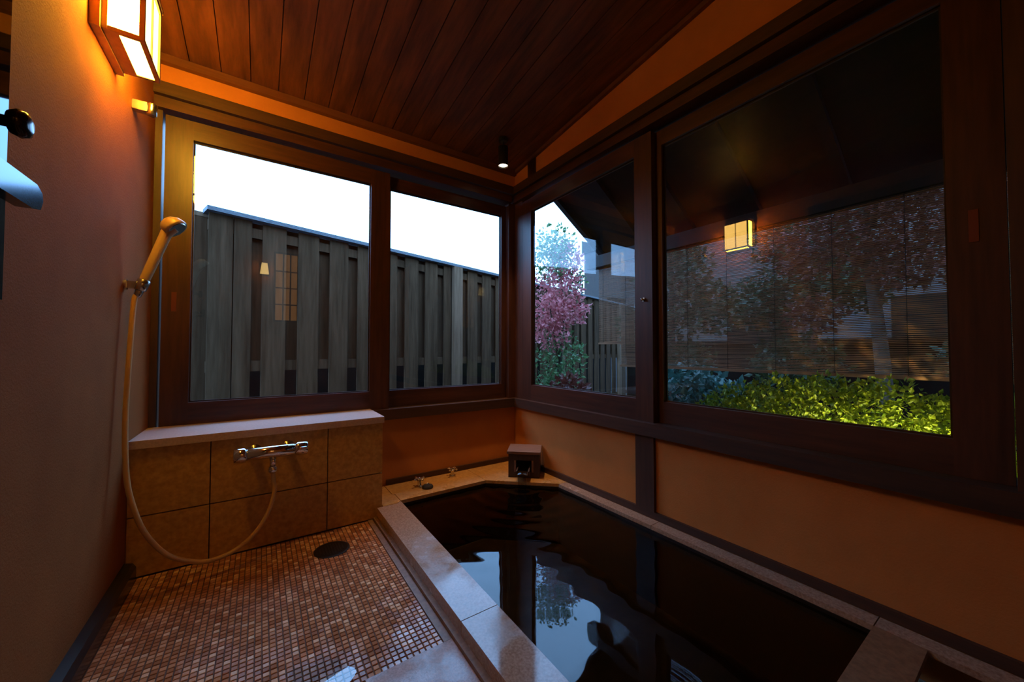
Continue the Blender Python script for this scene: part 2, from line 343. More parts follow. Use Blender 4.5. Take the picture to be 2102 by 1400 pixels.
# ------------------------------------------------------------------ ceiling of boards
ce = prism('ceiling', [(YR-.12, ceil_z(YR-.12)+.014), (YFL, ceil_z(YFL)+.014), (YFL, ceil_z(YFL)+.04), (YR-.12, ceil_z(YR-.12)+.04)], XL-.12, XR+.12, 'post_y', plane='yz', bevel=0)
tag(ce, 'sloping ceiling of reddish brown boards', 'ceiling', kind='structure')
bw = .119; x = XL+.0005
while x < XR:
    x1 = min(x+bw-.004, XR+.004)
    dz = random.uniform(0, .003)
    bm = bmesh.new(); add_prism(bm, [(YR, ceil_z(YR)+dz), (YB+.004, ceil_z(YB+.004)+dz), (YB+.004, ceil_z(YB)+.0135), (YR, ceil_z(YR)+.0135)], x, x1, 'yz')
    build('ceiling_board', bm, 'board', ce, bevel=.002); x += bw

# ------------------------------------------------------------------ sliding windows
def sash(name, label, axis, a0, a1, g0, g1, p, zg=(GB, GT), pull=None, mat='frame'):
    """axis x: sash in a y=p plane spanning x a0..a1; axis y: in an x=p plane"""
    T = .034
    def bx(n, a, z, m, dp=(0, T), bev=.003, par=None):
        pp = (p+dp[0], p+dp[1])
        return box(n, a if axis == 'x' else pp, pp if axis == 'x' else a, z, m, par or root, bev)
    loc = ((a0+a1)/2, p, ST) if axis == 'x' else (p, (a0+a1)/2, ST)
    root = thing(name, label, 'window', loc, kind='structure')
    lo, hi = min(a0, a1), max(a0, a1); gl, gh = min(g0, g1), max(g0, g1)
    sa = bx('stile', (lo, gl), (ST+.001, RT), mat+'_z'); sb = bx('stile', (gh, hi), (ST+.001, RT), mat+'_z')
    bx('rail', (gl, gh), (ST+.001, zg[0]), mat+'_'+axis); bx('rail', (gl, gh), (zg[1], RT), mat+'_'+axis)
    bx('pane', (gl, gh), zg, 'glass', (.014, .019), 0)
    # glazing beads inside the frame
    for a, z in (((gl, gl+.006), zg), ((gh-.006, gh), zg), ((gl+.006, gh-.006), (zg[0], zg[0]+.006)), ((gl+.006, gh-.006), (zg[1]-.006, zg[1]))):
        bx('glazing_bead', a, z, 'post_'+axis, (.0195, .027), 0)
    if pull:
        s = sa if pull[2] == 0 else sb
        q = bx('pull', (pull[0]-.009, pull[0]+.009), (pull[1]-.045, pull[1]+.045), 'darkpull', (-.002, .004), .002, s)
    return root
M['darkpull'] = mat_plain('red_copper_pull', (.20, .055, .03), .35, .4)
sash('window_1', 'wide sliding sash facing the fence, next to the rough plaster wall', 'x', -.378, .652, -.278, .540, YB, pull=(-.335, 1.10, 0))
sash('window_2', 'sliding sash facing the fence, next to the room corner', 'x', .556, 1.535, .668, 1.495, YB+.038, (.624, 1.895))
sash('window_3', 'sliding sash facing the garden, next to the room corner', 'y', 2.204, 1.112, 2.100, 1.214, XR)
sash('window_4', 'wide sliding sash facing the garden in front of the bamboo blind', 'y', 1.205, .064, 1.080, .168, XR+.038, (.622, 1.895), pull=(.12, 1.22, 0))
lk = thing('sash_lock', 'small brass screw lock on the garden window stile', 'lock', (XR, 1.16, 1.13))
bm = bmesh.new(); add_tube(bm, [(XR-.0005, 1.16, 1.13), (XR-.006, 1.16, 1.13)], .010, 16); build('plate', bm, 'chrome_dull', lk)
bm = bmesh.new(); add_tube(bm, [(XR-.006, 1.16, 1.13), (XR-.018, 1.16, 1.13), (XR-.022, 1.16, 1.13)], [.006, .007, .004], 12); build('knob', bm, 'chrome_dull', lk, True)

# ------------------------------------------------------------------ stone shower ledge
LY, LX1, LT = 2.0, .541, .526
lg = thing('shower_ledge', 'low tiled stone ledge with a pale top slab below the fence window', 'ledge', (.06, 2.15, 0))
box('core', (XL+.002, LX1-.012), (LY+.012, YB), (0, LT-.032), 'dark_joint', lg, 0)
for z in ((.004, .229), (.234, LT-.033)):
    for x in ((XL+.002, -.168), (-.164, .277), (.281, LX1-.002)): box('facing_tile', x, (LY+.003, LY+.0118), z, 'stone_tile', lg, .0015)
    box('facing_tile', (LX1-.0118, LX1-.002), (LY+.0125, YB-.002), z, 'stone_tile', lg, .0015)
box('top_slab', (XL+.002, LX1+.003), (LY-.010, YB-.002), (LT-.0315, LT), 'ledge', lg, .003)

# ------------------------------------------------------------------ bath
DZ, WZ = .056, .026
bt = thing('bathtub', 'sunken dark stone bath edged with tan and pink coping stones', 'bathtub', (1.08, 1.1, -.6))
def stone(name, poly, mat, z0=.038, bev=.004): return prism(name, poly, z0, DZ, mat, bt, bevel=bev)
G = .0015
stone('coping_stone', [(.513, 1.027+G), (.642, 1.027+G), (.642, 2.018), (.622, 1.997), (.513, 1.997)], 'stone_top', -.002)['label'] = 'pink granite coping beside the shower floor'
stone('coping_stone', [(.513, .02+G), (.642, .02+G), (.642, 1.027-G), (.513, 1.027-G)], 'stone_top', -.002)
stone('coping_stone', [(.513, YR+.01), (.642, YR+.01), (.642, .02-G), (.513, .02-G)], 'stone_top', -.002)
stone('coping_stone', [(.545, 2.0), (.620, 2.0), (.642, 2.0235), (.642, 2.13), (.628, 2.14), (.628, 2.288), (.545, 2.288)], 'stone_deck')
stone('coping_stone', [(.6315, 2.142), (.6455, 2.132), (.6455, 2.024), (1.183, 2.034), (1.183, 2.288), (.6315, 2.288)], 'stone_deck')['label'] = 'tan deck stone carrying the two taps'
stone('coping_stone', [(1.186, 2.034), (1.531, 1.724), (1.583, 1.724), (1.583, 2.288), (1.186, 2.288)], 'stone_deck')
for y0, y1 in ((1.079, 1.724), (.32, 1.079), (-.45, .32), (YR+.01, -.45)):
    stone('coping_stone', [(1.520, y0+G), (1.583, y0+G), (1.583, y1-G), (1.520, y1-G)], 'stone_top')
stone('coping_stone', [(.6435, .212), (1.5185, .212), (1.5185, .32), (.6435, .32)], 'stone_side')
# curb face and plinth
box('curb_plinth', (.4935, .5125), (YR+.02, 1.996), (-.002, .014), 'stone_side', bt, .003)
# basin walls follow the coping's inner edge
inner = [(.644, .322), (1.518, .322), (1.518, 1.727), (1.182, 2.032), (.644, 2.022)]
outer = [(.53, .225), (1.583, .225), (1.583, 2.27), (.56, 2.27), (.56, 2.19)]
bm = bmesh.new(); ZB = -.32
top = [bm.verts.new((a, b, DZ-.0185)) for a, b in inner]; bot = [bm.verts.new((a, b, ZB)) for a, b in inner]
cx, cy = 1.08, 1.15
ot = [bm.verts.new((a+(.05 if a > cx else -.05), b+(.05 if b > cy else -.05), DZ-.0185)) for a, b in inner]
ob = [bm.verts.new((v.co.x, v.co.y, ZB-.05)) for v in ot]
for i in range(5):
    j = (i+1) % 5
    bm.faces.new((top[i], top[j], bot[j], bot[i])); bm.faces.new((ot[i], top[i], top[j], ot[j])); bm.faces.new((ob[i], ot[i], ot[j], ob[j]))
bm.faces.new(ob); bm.faces.new(bot)
build('basin', bm, 'tub', bt, bevel=0)
prism('basin_floor', [(.655, .333), (1.507, .333), (1.507, 1.718), (1.177, 2.015), (.655, 2.005)], ZB+.001, ZB+.012, 'tubfloor', bt, bevel=0)
wf = box('step_well', (.645, 1.517), (YR+.01, .208), (-.16, -.10), 'tub', bt, 0)
# bath water: clear brownish body with a rippled surface
m = bpy.data.materials.new('bath_water'); m.use_nodes = True; nt = m.node_tree; nt.nodes.clear()
out = nt.nodes.new('ShaderNodeOutputMaterial'); mix = nt.nodes.new('ShaderNodeMixShader'); fr = nt.nodes.new('ShaderNodeFresnel'); fr.inputs['IOR'].default_value = 1.45
tr = nt.nodes.new('ShaderNodeBsdfTransparent'); tr.inputs[0].default_value = (.55, .42, .26, 1)
gl = nt.nodes.new('ShaderNodeBsdfGlossy'); gl.inputs['Roughness'].default_value = .02
nt.links.new(fr.outputs[0], mix.inputs[0]); nt.links.new(tr.outputs[0], mix.inputs[1]); nt.links.new(gl.outputs[0], mix.inputs[2]); nt.links.new(mix.outputs[0], out.inputs[0])
M['water'] = m
SX, SY = 1.345, 1.865
N = 90; xs = np.linspace(.645, 1.517, N); ys = np.linspace(.323, 2.020, 150)
bm = bmesh.new(); grid = {}
def wave(x, y):
    d = math.hypot(x-SX, y-SY)
    z = .0022*math.exp(-d/.35)*math.sin(d*62) if d > .02 else 0
    z += .0010*math.sin(7*x+3*y+2*math.sin(4*y))*math.exp(-d/1.2)+.0007*math.sin(11*y-6*x+1.3)*math.exp(-d/.9)+.0006*math.sin(23*x+17*y+3*math.sin(5*x))*math.exp(-d/.8)
    return z
for i, x in enumerate(xs):
    for j, y in enumerate(ys):
        if x > 1.182 and y > 2.032-(x-1.182)*.9077-.002: continue
        grid[i, j] = bm.verts.new((x, y, WZ+wave(x, y)))
for (i, j) in list(grid):
    q = [grid.get(k) for k in ((i, j), (i+1, j), (i+1, j+1), (i, j+1))]
    if all(q): bm.faces.new(q)
    elif q[0] and q[1] and q[3]: bm.faces.new((q[0], q[1], q[3]))
wat = build('bath_water', bm, 'water', smooth=True)
if wat.data.polygons[0].normal.z < 0: wat.data.flip_normals(); tag(wat, 'dark rippled bath water filling the stone bath', 'water')

# ------------------------------------------------------------------ spout box in the bath corner
ux = Vector((.7446, -.6675, 0)); un = Vector((-.6675, -.7446, 0))   # along chamfer / towards bath
C = Vector((1.462, 1.995, 0))
sp = thing('water_spout', 'small dark wooden spout box with a pink brown lid pouring into the bath', 'spout', (C.x, C.y, DZ))
def sb(n, a, b, z, mat, bev=.002):     # a along width, b towards bath
    c = C + ux*(a[0]+a[1])/2 + un*(b[0]+b[1])/2
    return obox(n, (c.x, c.y), ux, a[1]-a[0], b[1]-b[0], z[0], z[1], mat, sp, bev)
sb('side_panel', (-.100, -.062), (-.075, .075), (DZ, .205), 'boxwood'); sb('side_panel', (.062, .100), (-.075, .075), (DZ, .205), 'boxwood')
sb('back_panel', (-.062, .062), (-.075, -.055), (DZ, .205), 'boxwood'); sb('front_panel', (-.062, .062), (.055, .075), (.165, .205), 'boxwood')
sb('front_panel', (-.062, .062), (.055, .075), (DZ, .092), 'boxwood')
sb('opening_jamb', (-.062, -.050), (.058, .082), (.092, .165), 'lidwood', .001); sb('opening_jamb', (.050, .062), (.058, .082), (.092, .165), 'lidwood', .001)
bm = bmesh.new()
pts = [(-.108, -.080, .214), (.108, -.080, .214), (.108, .086, .206), (-.108, .086, .206)]
lo = [bm.verts.new(C+ux*a+un*b+Vector((0, 0, z))) for a, b, z in pts]; hi = [bm.verts.new(C+ux*a+un*b+Vector((0, 0, z+.016))) for a, b, z in pts]
bm.faces.new(lo[::-1]); bm.faces.new(hi)
for i in range(4): bm.faces.new((lo[i], lo[(i+1) % 4], hi[(i+1) % 4], hi[i]))
build('lid', bm, 'lidwood', sp, bevel=.002)
# trough
bm = bmesh.new()
for a, z in (((-.042, .042), (.092, .100)), ((-.042, -.034), (.100, .122)), ((.034, .042), (.100, .122))):
    c = C+ux*(a[0]+a[1])/2+un*.085; obox_bm((c.x, c.y), ux, a[1]-a[0], .15, z[0], z[1], bm)
build('trough', bm, 'boxwood', sp)
# falling water
bm = bmesh.new(); rows = []
for k in range(14):
    s = k/13; b = .03+.13*min(1, s*2.2) + .035*math.sqrt(max(0, s-.4)); z = .112 if s < .4 else .112-(.112-WZ-.003)*((s-.4)/.6)**1.7
    wd = .032-.006*s; th = .007
    rows.append([bm.verts.new(C+ux*(wd*math.cos(t)*(1+.06*math.sin(3*t+s*9)))+(un*.4*th*math.sin(t) if s < .45 else un*th*1.3*math.sin(t))+un*b+Vector((0, 0, z+(th*math.sin(t) if s < .45 else 0)))) for t in np.linspace(0, 2*math.pi, 14, endpoint=False)])
for a, b in zip(rows, rows[1:]):
    for i in range(14): bm.faces.new((a[i], a[(i+1) % 14], b[(i+1) % 14], b[i]))
st = build('water_stream', bm, mat_glass('stream_water', (.8, .78, .74)), None, True)
tag(st, 'stream of water falling from the spout box into the bath', 'water')

# ------------------------------------------------------------------ two small taps on the deck
def tap(x, y, label, rz):
    t = thing('deck_tap', label, 'tap', (x, y, DZ), 'taps on the deck stone')
    bm = bmesh.new(); add_tube(bm, [(x, y, DZ), (x, y, DZ+.006), (x, y, DZ+.010), (x, y, DZ+.030), (x, y, DZ+.038)], [.021, .021, .012, .011, .014], 18); build('base', bm, 'chrome_dull', t, False)
    bm = bmesh.new(); add_tube(bm, [(x, y, DZ+.038), (x, y, DZ+.050), (x, y, DZ+.056)], [.012, .013, .007], 16); build('handle_hub', bm, 'chrome', t, True)
    for k in range(4):
        a = rz+k*math.pi/2; dx, dy = math.cos(a), math.sin(a)
        bm = bmesh.new(); add_tube(bm, [(x+dx*.010, y+dy*.010, DZ+.046), (x+dx*.026, y+dy*.026, DZ+.047), (x+dx*.034, y+dy*.034, DZ+.047), (x+dx*.036, y+dy*.036, DZ+.047)], [.0045, .0045, .007, .004], 10)
        build('handle_arm', bm, 'chrome', t, True)
tap(.800, 2.165, 'small cross handled tap beside the black rubber plug', .3); tap(1.045, 2.225, 'small cross handled tap between the other tap and the spout box', .6)
pl = thing('bath_plug', 'black rubber plug lying on the deck stone by a tap', 'plug', (.835, 2.118, DZ))
bm = bmesh.new(); add_tube(bm, [(.835, 2.118, DZ), (.835, 2.118, DZ+.008), (.835, 2.118, DZ+.016)], [.030, .033, .028], 20); build('stopper', bm, 'rubber', pl)
bm = bmesh.new(); add_tube(bm, [(.835+.010*math.cos(a), 2.118, DZ+.018+.010*math.sin(a)) for a in np.linspace(0, math.pi, 9)], .002, 6); build('ring', bm, 'chrome_dull', pl)

# ------------------------------------------------------------------ wall lantern
LY0, LY1, LZ0, LZ1, LXF = 1.525, 1.742, 1.805, 2.055, -.302
la = thing('wall_lantern', 'lit square paper lantern in a wooden frame on the rough plaster wall', 'lamp', (XL, 1.63, 1.80))
box('back_plate', (XL+.0005, XL+.022), (LY0-.012, LY1+.010), (LZ0-.006, LZ1+.02), 'lampwood', la, .002)
B = .012
box('bottom_rail', (XL+.0345, XL+.056), (LY0+B, LY1-B), (LZ0, LZ0+B), 'lampwood', la, .001)
box('bottom_rail', (XL+.0222, XL+.0343), (LY0+B+.0002, LY1-B-.0002), (LZ0, LZ0+B), 'lampwood', la, 0)
box('frame', (XL+.022, XL+.040), (LY0, LY1), (LZ1-.010, LZ1), 'lampwood', la, .001)
for y in ((LY0, LY0+B), (LY1-B, LY1)):
    box('frame_post', (LXF-B, LXF), y, (LZ0, LZ1), 'lampwood', la, .001)
    box('frame_post', (XL+.0222, XL+.034), y, (LZ0, LZ1-.0105), 'lampwood', la, .001)
    for z in ((LZ0, LZ0+B), (LZ1-B, LZ1)): box('frame_bar', (XL+.0345, LXF-B-.0002), y, z, 'lampwood', la, .001)
for z in ((LZ0, LZ0+B), (LZ1-B, LZ1)): box('frame_bar', (LXF-B, LXF), (LY0+B, LY1-B), z, 'lampwood', la, .001)
ym = (LY0+LY1)/2
box('muntin', (LXF-.006, LXF-.001), (ym-.003, ym+.003), (LZ0+B, LZ1-B), 'lampwood', la, .0005)
box('paper_panel', (LXF-.009, LXF-.0065), (LY0+B, LY1-B), (LZ0+B, LZ1-B), 'paper_front', la, 0)
box('paper_panel', (XL+.034, LXF-B-.0002), (LY0+.003, LY0+.006), (LZ0+B, LZ1-B), 'paper', la, 0)
box('paper_panel', (XL+.034, LXF-B-.0002), (LY1-.006, LY1-.003), (LZ0+B, LZ1-B), 'paper', la, 0)
box('paper_panel', (XL+.054, LXF-B-.001), (LY0+B, LY1-B), (LZ0+.003, LZ0+.006), 'paper', la, 0)
box('top_board', (XL+.022, LXF+.004), (LY0-.004, LY1+.004), (LZ1+.0005, LZ1+.010), 'lampwood', la, .001)

# ------------------------------------------------------------------ spotlight on the ceiling
sx, sy = 1.305, 2.02; cz = ceil_z(sy)
so = thing('ceiling_spotlight', 'black cylinder spotlight hanging from the board ceiling', 'spotlight', (sx, sy, cz))
tube('mount', [(sx, sy, cz+.001), (sx, sy, cz-.022)], .030, 'blackmetal', so, 20, False)
tube('stem', [(sx, sy, cz-.022), (sx, sy, cz-.05)], .007, 'blackmetal', so, 10)
bm = bmesh.new(); zb = 2.085
add_tube(bm, [(sx, sy, cz-.05), (sx, sy, cz-.058), (sx, sy, zb)], [.018, .031, .033], 24, False)
add_tube(bm, [(sx, sy, cz-.052), (sx, sy, zb+.01), (sx, sy, zb)], [.014, .028, .033], 24, False)
so_h = build('housing', bm, 'blackmetal', so, True)
tube('lens', [(sx, sy, zb+.013), (sx, sy, zb+.008)],   .0275, 'bulb', so_h, 20, False)
ld = bpy.data.lights.new('spot_beam', 'SPOT'); ld.energy = 60; ld.color = (1, .58, .24); ld.spot_size = math.radians(70); ld.spot_blend = .8; ld.shadow_soft_size = .02
lo_ = bpy.data.objects.new('spot_beam', ld); COL.objects.link(lo_); lo_.parent = so; lo_.location = (0, 0, zb+.005-cz)

# ------------------------------------------------------------------ hand shower, brackets, mixer
br = thing('shower_bracket', 'low chrome shower bracket holding the cream hand shower', 'bracket', (XL, 1.91, 1.11), 'shower brackets on the plaster wall')
bm = bmesh.new(); add_tube(bm, [(XL+.0005, 1.905, 1.115), (XL+.008, 1.905, 1.115)], .019, 20); build('rosette', bm, 'chrome_dull', br)
box('arm', (XL+.008, XL+.034), (1.893, 1.917), (1.102, 1.128), 'chrome_dull', br, .004)
axis = Vector((.062, .012, .210)).normalized(); hb = Vector((-.367, 1.905, 1.115))
bm = bmesh.new(); add_tube(bm, [hb-axis*.020, hb-axis*.018, hb+axis*.020, hb+axis*.022], [.0150, .0175, .0190, .0165], 20); build('socket', bm, 'chrome_dull', br, True)
b2 = thing('shower_bracket', 'empty high chrome shower bracket below the lantern', 'bracket', (XL, 1.95, 1.80), 'shower brackets on the plaster wall')
box('arm', (XL+.0005, -.372), (1.938, 1.970), (1.790, 1.824), 'chrome_dull', b2, .005)
bm = bmesh.new(); add_tube(bm, [(-.362, 1.954, 1.784), (-.362, 1.954, 1.786), (-.360, 1.954, 1.826), (-.360, 1.954, 1.828)], [.013, .0155, .0165, .015], 18); build('socket', bm, 'chrome_dull', b2, True)
hs = thing('hand_shower', 'cream hand shower with a long looping hose hung on the wall bracket', 'shower', (-.367, 1.905, 1.06))
P0 = hb+axis*.022; hd = P0+axis*.222
bm = bmesh.new(); add_tube(bm, catmull([P0-axis*.001, P0+axis*.03, P0+axis*.12, P0+axis*.19, hd+Vector((.004, 0, 0))], 5), [.0145+.0035*math.sin(k/20*math.pi*.5) if k < 15 else .018+.008*(k-15)/5 for k in range(21)], 18); build('handle', bm, 'beige', hs, True)
nrm = Vector((.66, -.22, -.68)).normalized(); hc = hd+Vector((.014, 0, .004))
bm = bmesh.new(); add_tube(bm, [hc-nrm*.034, hc-nrm*.030, hc-nrm*.016, hc+nrm*.004, hc+nrm*.012], [.012, .026, .037, .041, .040], 26); hh_ = build('head', bm, 'beige', hs, True)
bm = bmesh.new(); add_tube(bm, [hc+nrm*.0122, hc+nrm*.0145], [.034, .032], 26); build('spray_face', bm, 'chrome_dull', hh_)
bm = bmesh.new(); q = hb-axis*.0205; add_tube(bm, [q, q-axis*.004, q-axis*.022, q-axis*.026], [.012, .0125, .0105, .008], 16); build('hose_nut', bm, 'chrome_dull', hs, True)
hp = [q-axis*.02, (-.385, 1.895, 1.05), (-.387, 1.86, .839), (-.386, 1.83, .619), (-.375, 1.81, .437), (-.353, 1.80, .327), (-.321, 1.80, .231), (-.266, 1.82, .134), (-.193, 1.84, .078), (-.136, 1.85, .064), (-.069, 1.87, .074), (-.005, 1.89, .118), (.040, 1.91, .188), (.060, 1.925, .266), (.056, 1.929, .305), (.0525, 1.930, .339)]
tube('hose', catmull(hp, 8), .0082, 'hose', hs, 10)
mx = thing('mixer_tap', 'chrome thermostatic mixer tap on the tiled shower ledge', 'tap', (.05, 1.94, .43))
my, mz = 1.930, .432
tube('body', [(-.040, my, mz), (-.038, my, mz), (.132, my, mz), (.134, my, mz)], [.024, .027, .027, .024], 'chrome', mx, 24)
tube('knob', [(-.086, my, mz), (-.084, my, mz), (-.050, my, mz), (-.042, my, mz), (-.0402, my, mz)], [.027, .032, .032, .029, .022], 'chrome', mx, 24)
kn_ = tube('knob', [(.1342, my, mz), (.136, my, mz), (.146, my, mz), (.182, my, mz), (.186, my, mz)], [.020, .026, .030, .030, .025], 'chrome', mx, 24)
box('lever', (.156, .176), (my-.052, my-.030), (mz+.002, mz+.016), 'chrome', kn_, .004)
for xx in (-.015, .112):
    tube('wall_elbow', [(xx, LY+.0025, mz-.004), (xx, LY-.004, mz-.004), (xx, LY-.006, mz-.004), (xx, my+.018, mz)], [.030, .030, .017, .016], 'chrome_dull', mx, 20)
tube('outlet', [(.0525, my, mz-.024), (.0525, my, mz-.062)], [.013, .012], 'chrome', mx, 16)
tube('hose_collar', [(.0525, my, mz-.062), (.0525, my, mz-.068), (.0525, my, mz-.084), (.0525, my, mz-.090)], [.012, .0195, .0195, .013], 'chrome', mx, 20)

# ------------------------------------------------------------------ mirror, bar and knob on the left wall
mi = thing('wall_mirror', 'frameless dark mirror on the rough plaster wall behind the steel bar', 'mirror', (XL, .80, 1.0))
box('glass', (XL+.003, XL+.010), (.45, 1.116), (.97, 2.05), 'mirror', mi, .0015); box('backing', (XL+.0005, XL+.0029), (.455, 1.111), (.975, 2.045), 'blackmetal', mi, 0)
tb = thing('towel_bar', 'flat rounded steel bar standing off the wall in front of the mirror', 'towel bar', (XL, .9, 1.2))
bm = bmesh.new()
add_prism(bm, [(.60, 1.132), (1.040, 1.132), (1.066, 1.138), (1.074, 1.156), (1.070, 1.170), (1.050, 1.180), (.60, 1.180)], -.366, -.344, 'yz')
build('bar', bm, 'steel', tb, False, .004, 3)
for yy in (.66, 1.03): tube('standoff', [(XL+.0102, yy, 1.156), (-.3655, yy, 1.156)], .009, 'chrome_dull', tb, 14)
kn = thing('mirror_knob', 'dark round knob above the steel bar by the mirror edge', 'knob', (XL, 1.07, 1.29))
bm = bmesh.new(); add_tube(bm, [(XL+.0102, 1.065, 1.292), (-.385, 1.065, 1.292), (-.383, 1.065, 1.292), (-.372, 1.065, 1.292), (-.362, 1.065, 1.292), (-.358, 1.065, 1.292)], [.010, .010, .020, .0255, .022, .012], 28); build('knob_head', bm, 'darkknob', kn, True)

# ------------------------------------------------------------------ outside: ground, roof, eave
g = box('ground', (-8, 16), (-8, 16), (-.35, -.30), 'soil', bevel=0); tag(g, 'dark garden soil around the bath house', 'ground', kind='structure')
rf = thing('roof', 'dark timber roof with a low eave over the garden windows', 'roof', (.6, .6, 2.4), kind='structure')
prism('roof_slab', [(YR-.5, ceil_z(YR-.5)+.05), (YB+.35, ceil_z(YB+.35)+.05), (YB+.35, ceil_z(YB+.35)+.12), (YR-.5, ceil_z(YR-.5)+.12)], XL-.5, XR+.16, 'eave', rf, 'yz', 0)
prism('eave_slab', [(XR+.165, 2.30), (2.62, 1.71), (2.62, 1.76), (XR+.165, 2.36)], -1.62, 2.34, 'eave', rf, 'xz', 0)
for k in range(10): 
    y = 2.28-k*.42
    prism('rafter', [(XR+.165, 2.25), (2.60, 1.67), (2.60, 1.715), (XR+.165, 2.295)], y-.022, y+.022, 'eave', rf, 'xz', 0)
box('fascia_beam', (2.42, 2.50), (-1.62, 2.36), (1.60, 1.70), 'eave', rf, .004)
box('wall_infill', (XR+.121, XR+.16), (-1.62, YB+.12), (HT+.05, 2.52), 'eave', rf, 0)

ww = thing('added_wing', 'dark timber wing added out of view to shut out sky beside the blind', 'building', (4.2, -1.75, -.3))  # added out of view, keeps bright sky out of the back glass
box('wall_body', (XR+.17, 7.0), (-2.1, -1.65), (-.30, 2.9), 'eave', ww, 0)
for k in range(24): box('wall_batten', (XR+.22+k*.22, XR+.25+k*.22), (-1.649, -1.630), (-.30, 2.88), 'eave', ww, .002)
prism('roof_edge', [(-2.5, 2.901), (-1.25, 2.901), (-2.1, 3.2), (-2.5, 3.2)], XR+.17, 7.2, 'eave', ww, 'yz', 0)
# ------------------------------------------------------------------ board on board fence
FK = 1.15
FP, FD, FN = Vector((-.30*FK, 3.15*FK, 0)), Vector((.961, .276, 0)).normalized(), Vector((.276, -.961, 0)).normalized()
fe = thing('garden_fence', 'tall weathered fence of overlapping vertical boards with a grey cap', 'fence', (2.0, 3.8, -.3))
def fb(n, t0, t1, off, th, z0, z1, mat, bev=.002):
    c = FP+FD*(t0+t1)/2+FN*off; return obox(n, (c.x, c.y), FD, t1-t0, th, z0, z1, mat, fe, bev)
FT = .875+(1.819-.875)*FK-.034
spans = [(0, .134), (.138, .241)]+[(.309+.239*k, .461+.239*k) for k in range(7)]+[(1.985, 2.082)]+[(2.335+.239*k, 2.487+.239*k) for k in range(25)]
spans = [(a*FK, b*FK) for a, b in spans]
for i, (a, b) in enumerate(spans):
    fb('front_board', a, b+random.uniform(-.004, .004), .028, .016, -.22, FT+random.uniform(-.006, 0), 'fence')
    if i+1 < len(spans): fb('back_board', b-.085, max(spans[i+1][0]+.075, b+.1), -.028, .016, .72, FT, 'fence_back')
fb('rail', .0, 9.6, 0, .038, .703, .789, 'fence'); fb('rail', .0, 9.6, 0, .038, FT-.13, FT-.05, 'fence'); fb('rail', .0, 9.6, 0, .038, -.15, -.08, 'fence')
for t_ in (2.155*FK, 4.305*FK, 6.455*FK): fb('post', t_-.07, t_+.07, .062, .05, -.30, FT, 'fence_post')
fb('cap_board', -.02, 9.62, .01, .15, FT+.002, FT+.034, 'cap', .003)
gp = thing('garden_gate', 'dark board gate with a pale cap next to the tall board fence', 'gate', (FP.x-.35, FP.y, -.3))
for k in range(18):
    c = FP-FD*(.005+k*.125)-FN*.09; obox('gate_board', (c.x, c.y), FD, .1246, .03, -.28, FT-.018, 'fence_back', gp)
c = FP-FD*1.07-FN*.112; obox('cap', (c.x, c.y), FD, 2.246, .08, FT-.017, FT+.018, 'fence_post', gp)
nb = thing('fence_gap_backdrop', 'dark wall added behind the board fence to keep its gaps dark', 'wall', (2.5, 5.0, -.3), kind='structure')  # added backdrop, stops bright ground and sky showing through the fence
bm = bmesh.new(); c = FP+FD*4.2-FN*1.1; obox_bm((c.x, c.y), FD, 13, .12, -.30, 1.25, bm); build('wall_body', bm, 'darkwall', nb)

# ------------------------------------------------------------------ bamboo blinds
def blind(x, y0, y1, zt, z0, label, pitch=.0085, sl=.0048):
    b = thing('bamboo_blind', label, 'blind', (x, (y0+y1)/2, z0), 'bamboo blinds under the eave')
    n = int((zt-z0-.012)/pitch); bm = bmesh.new()
    for k in range(n):
        z = z0+.014+k*pitch; j = random.uniform(-.0008, .0008)
        add_box(bm, (x-.0018, x+.0018), (y0+random.uniform(0, .004), y1-random.uniform(0, .004)), (z+j-sl/2, z+j+sl/2))
    o = build('slats', bm, 'bamboo', b); o['kind'] = 'stuff'
    box('bottom_bar', (x-.006, x+.006), (y0-.004, y1+.004), (z0-.004, z0+.012), 'bamboo', b, .002)
    box('top_bar', (x-.008, x+.008), (y0-.004, y1+.004), (zt-.012, zt), 'bamboo', b, .002)
    m_ = max(2, int((y1-y0)/.26)+1)
    for k in range(m_):
        y = y0+.05+(y1-y0-.1)*k/(m_-1)
        tube('cord', [(x-.0032, y, z0+.01), (x-.0032, y, zt-.006)], .0012, 'cord', b, 5)
blind(2.45, -1.25, 2.006, 1.612, .745, 'wide brown bamboo blind hanging over the clipped green shrub')
blind(2.485, 1.90, 2.275, 1.605, .930, 'narrow brown bamboo blind hanging beside the eave post')

# ------------------------------------------------------------------ plants
def leaves(name, centers, radii, n, size, mat, parent, shell=.5, squash=1):
    """leaf cloud: folded four-sided leaves spread over ellipsoid shells"""
    V = []; F = []; cs = np.array(centers, float); rs = np.array(radii, float); wts = rs.prod(axis=1)**(2/3); wts /= wts.sum()
    idx = RNG.choice(len(cs), n, p=wts)
    for i in idx:
        u = RNG.normal(size=3); u /= np.linalg.norm(u); r = shell+(1-shell)*RNG.random()**.6
        p = cs[i]+u*rs[i]*r
        if p[2] < -.29: continue
        d = RNG.normal(size=3)+u*.8; d /= np.linalg.norm(d); s = np.cross(d, RNG.normal(size=3)); s /= np.linalg.norm(s); nn = np.cross(d, s)
        L = size*RNG.uniform(.6, 1.3); W = L*.30; k = len(V)
        V += [p, p+d*L*.45+s*W+nn*L*.08, p+d*L, p+d*L*.45-s*W+nn*L*.08]
        F += [(k, k+1, k+2), (k, k+2, k+3)]
    me = bpy.data.meshes.new(name); me.from_pydata([tuple(map(float, v)) for v in V], [], F); me.materials.append(M[mat])
    return link(bpy.data.objects.new(name, me), parent, (0, 0, 0)) if not parent else link(bpy.data.objects.new(name, me), parent, (0, 0, 0))
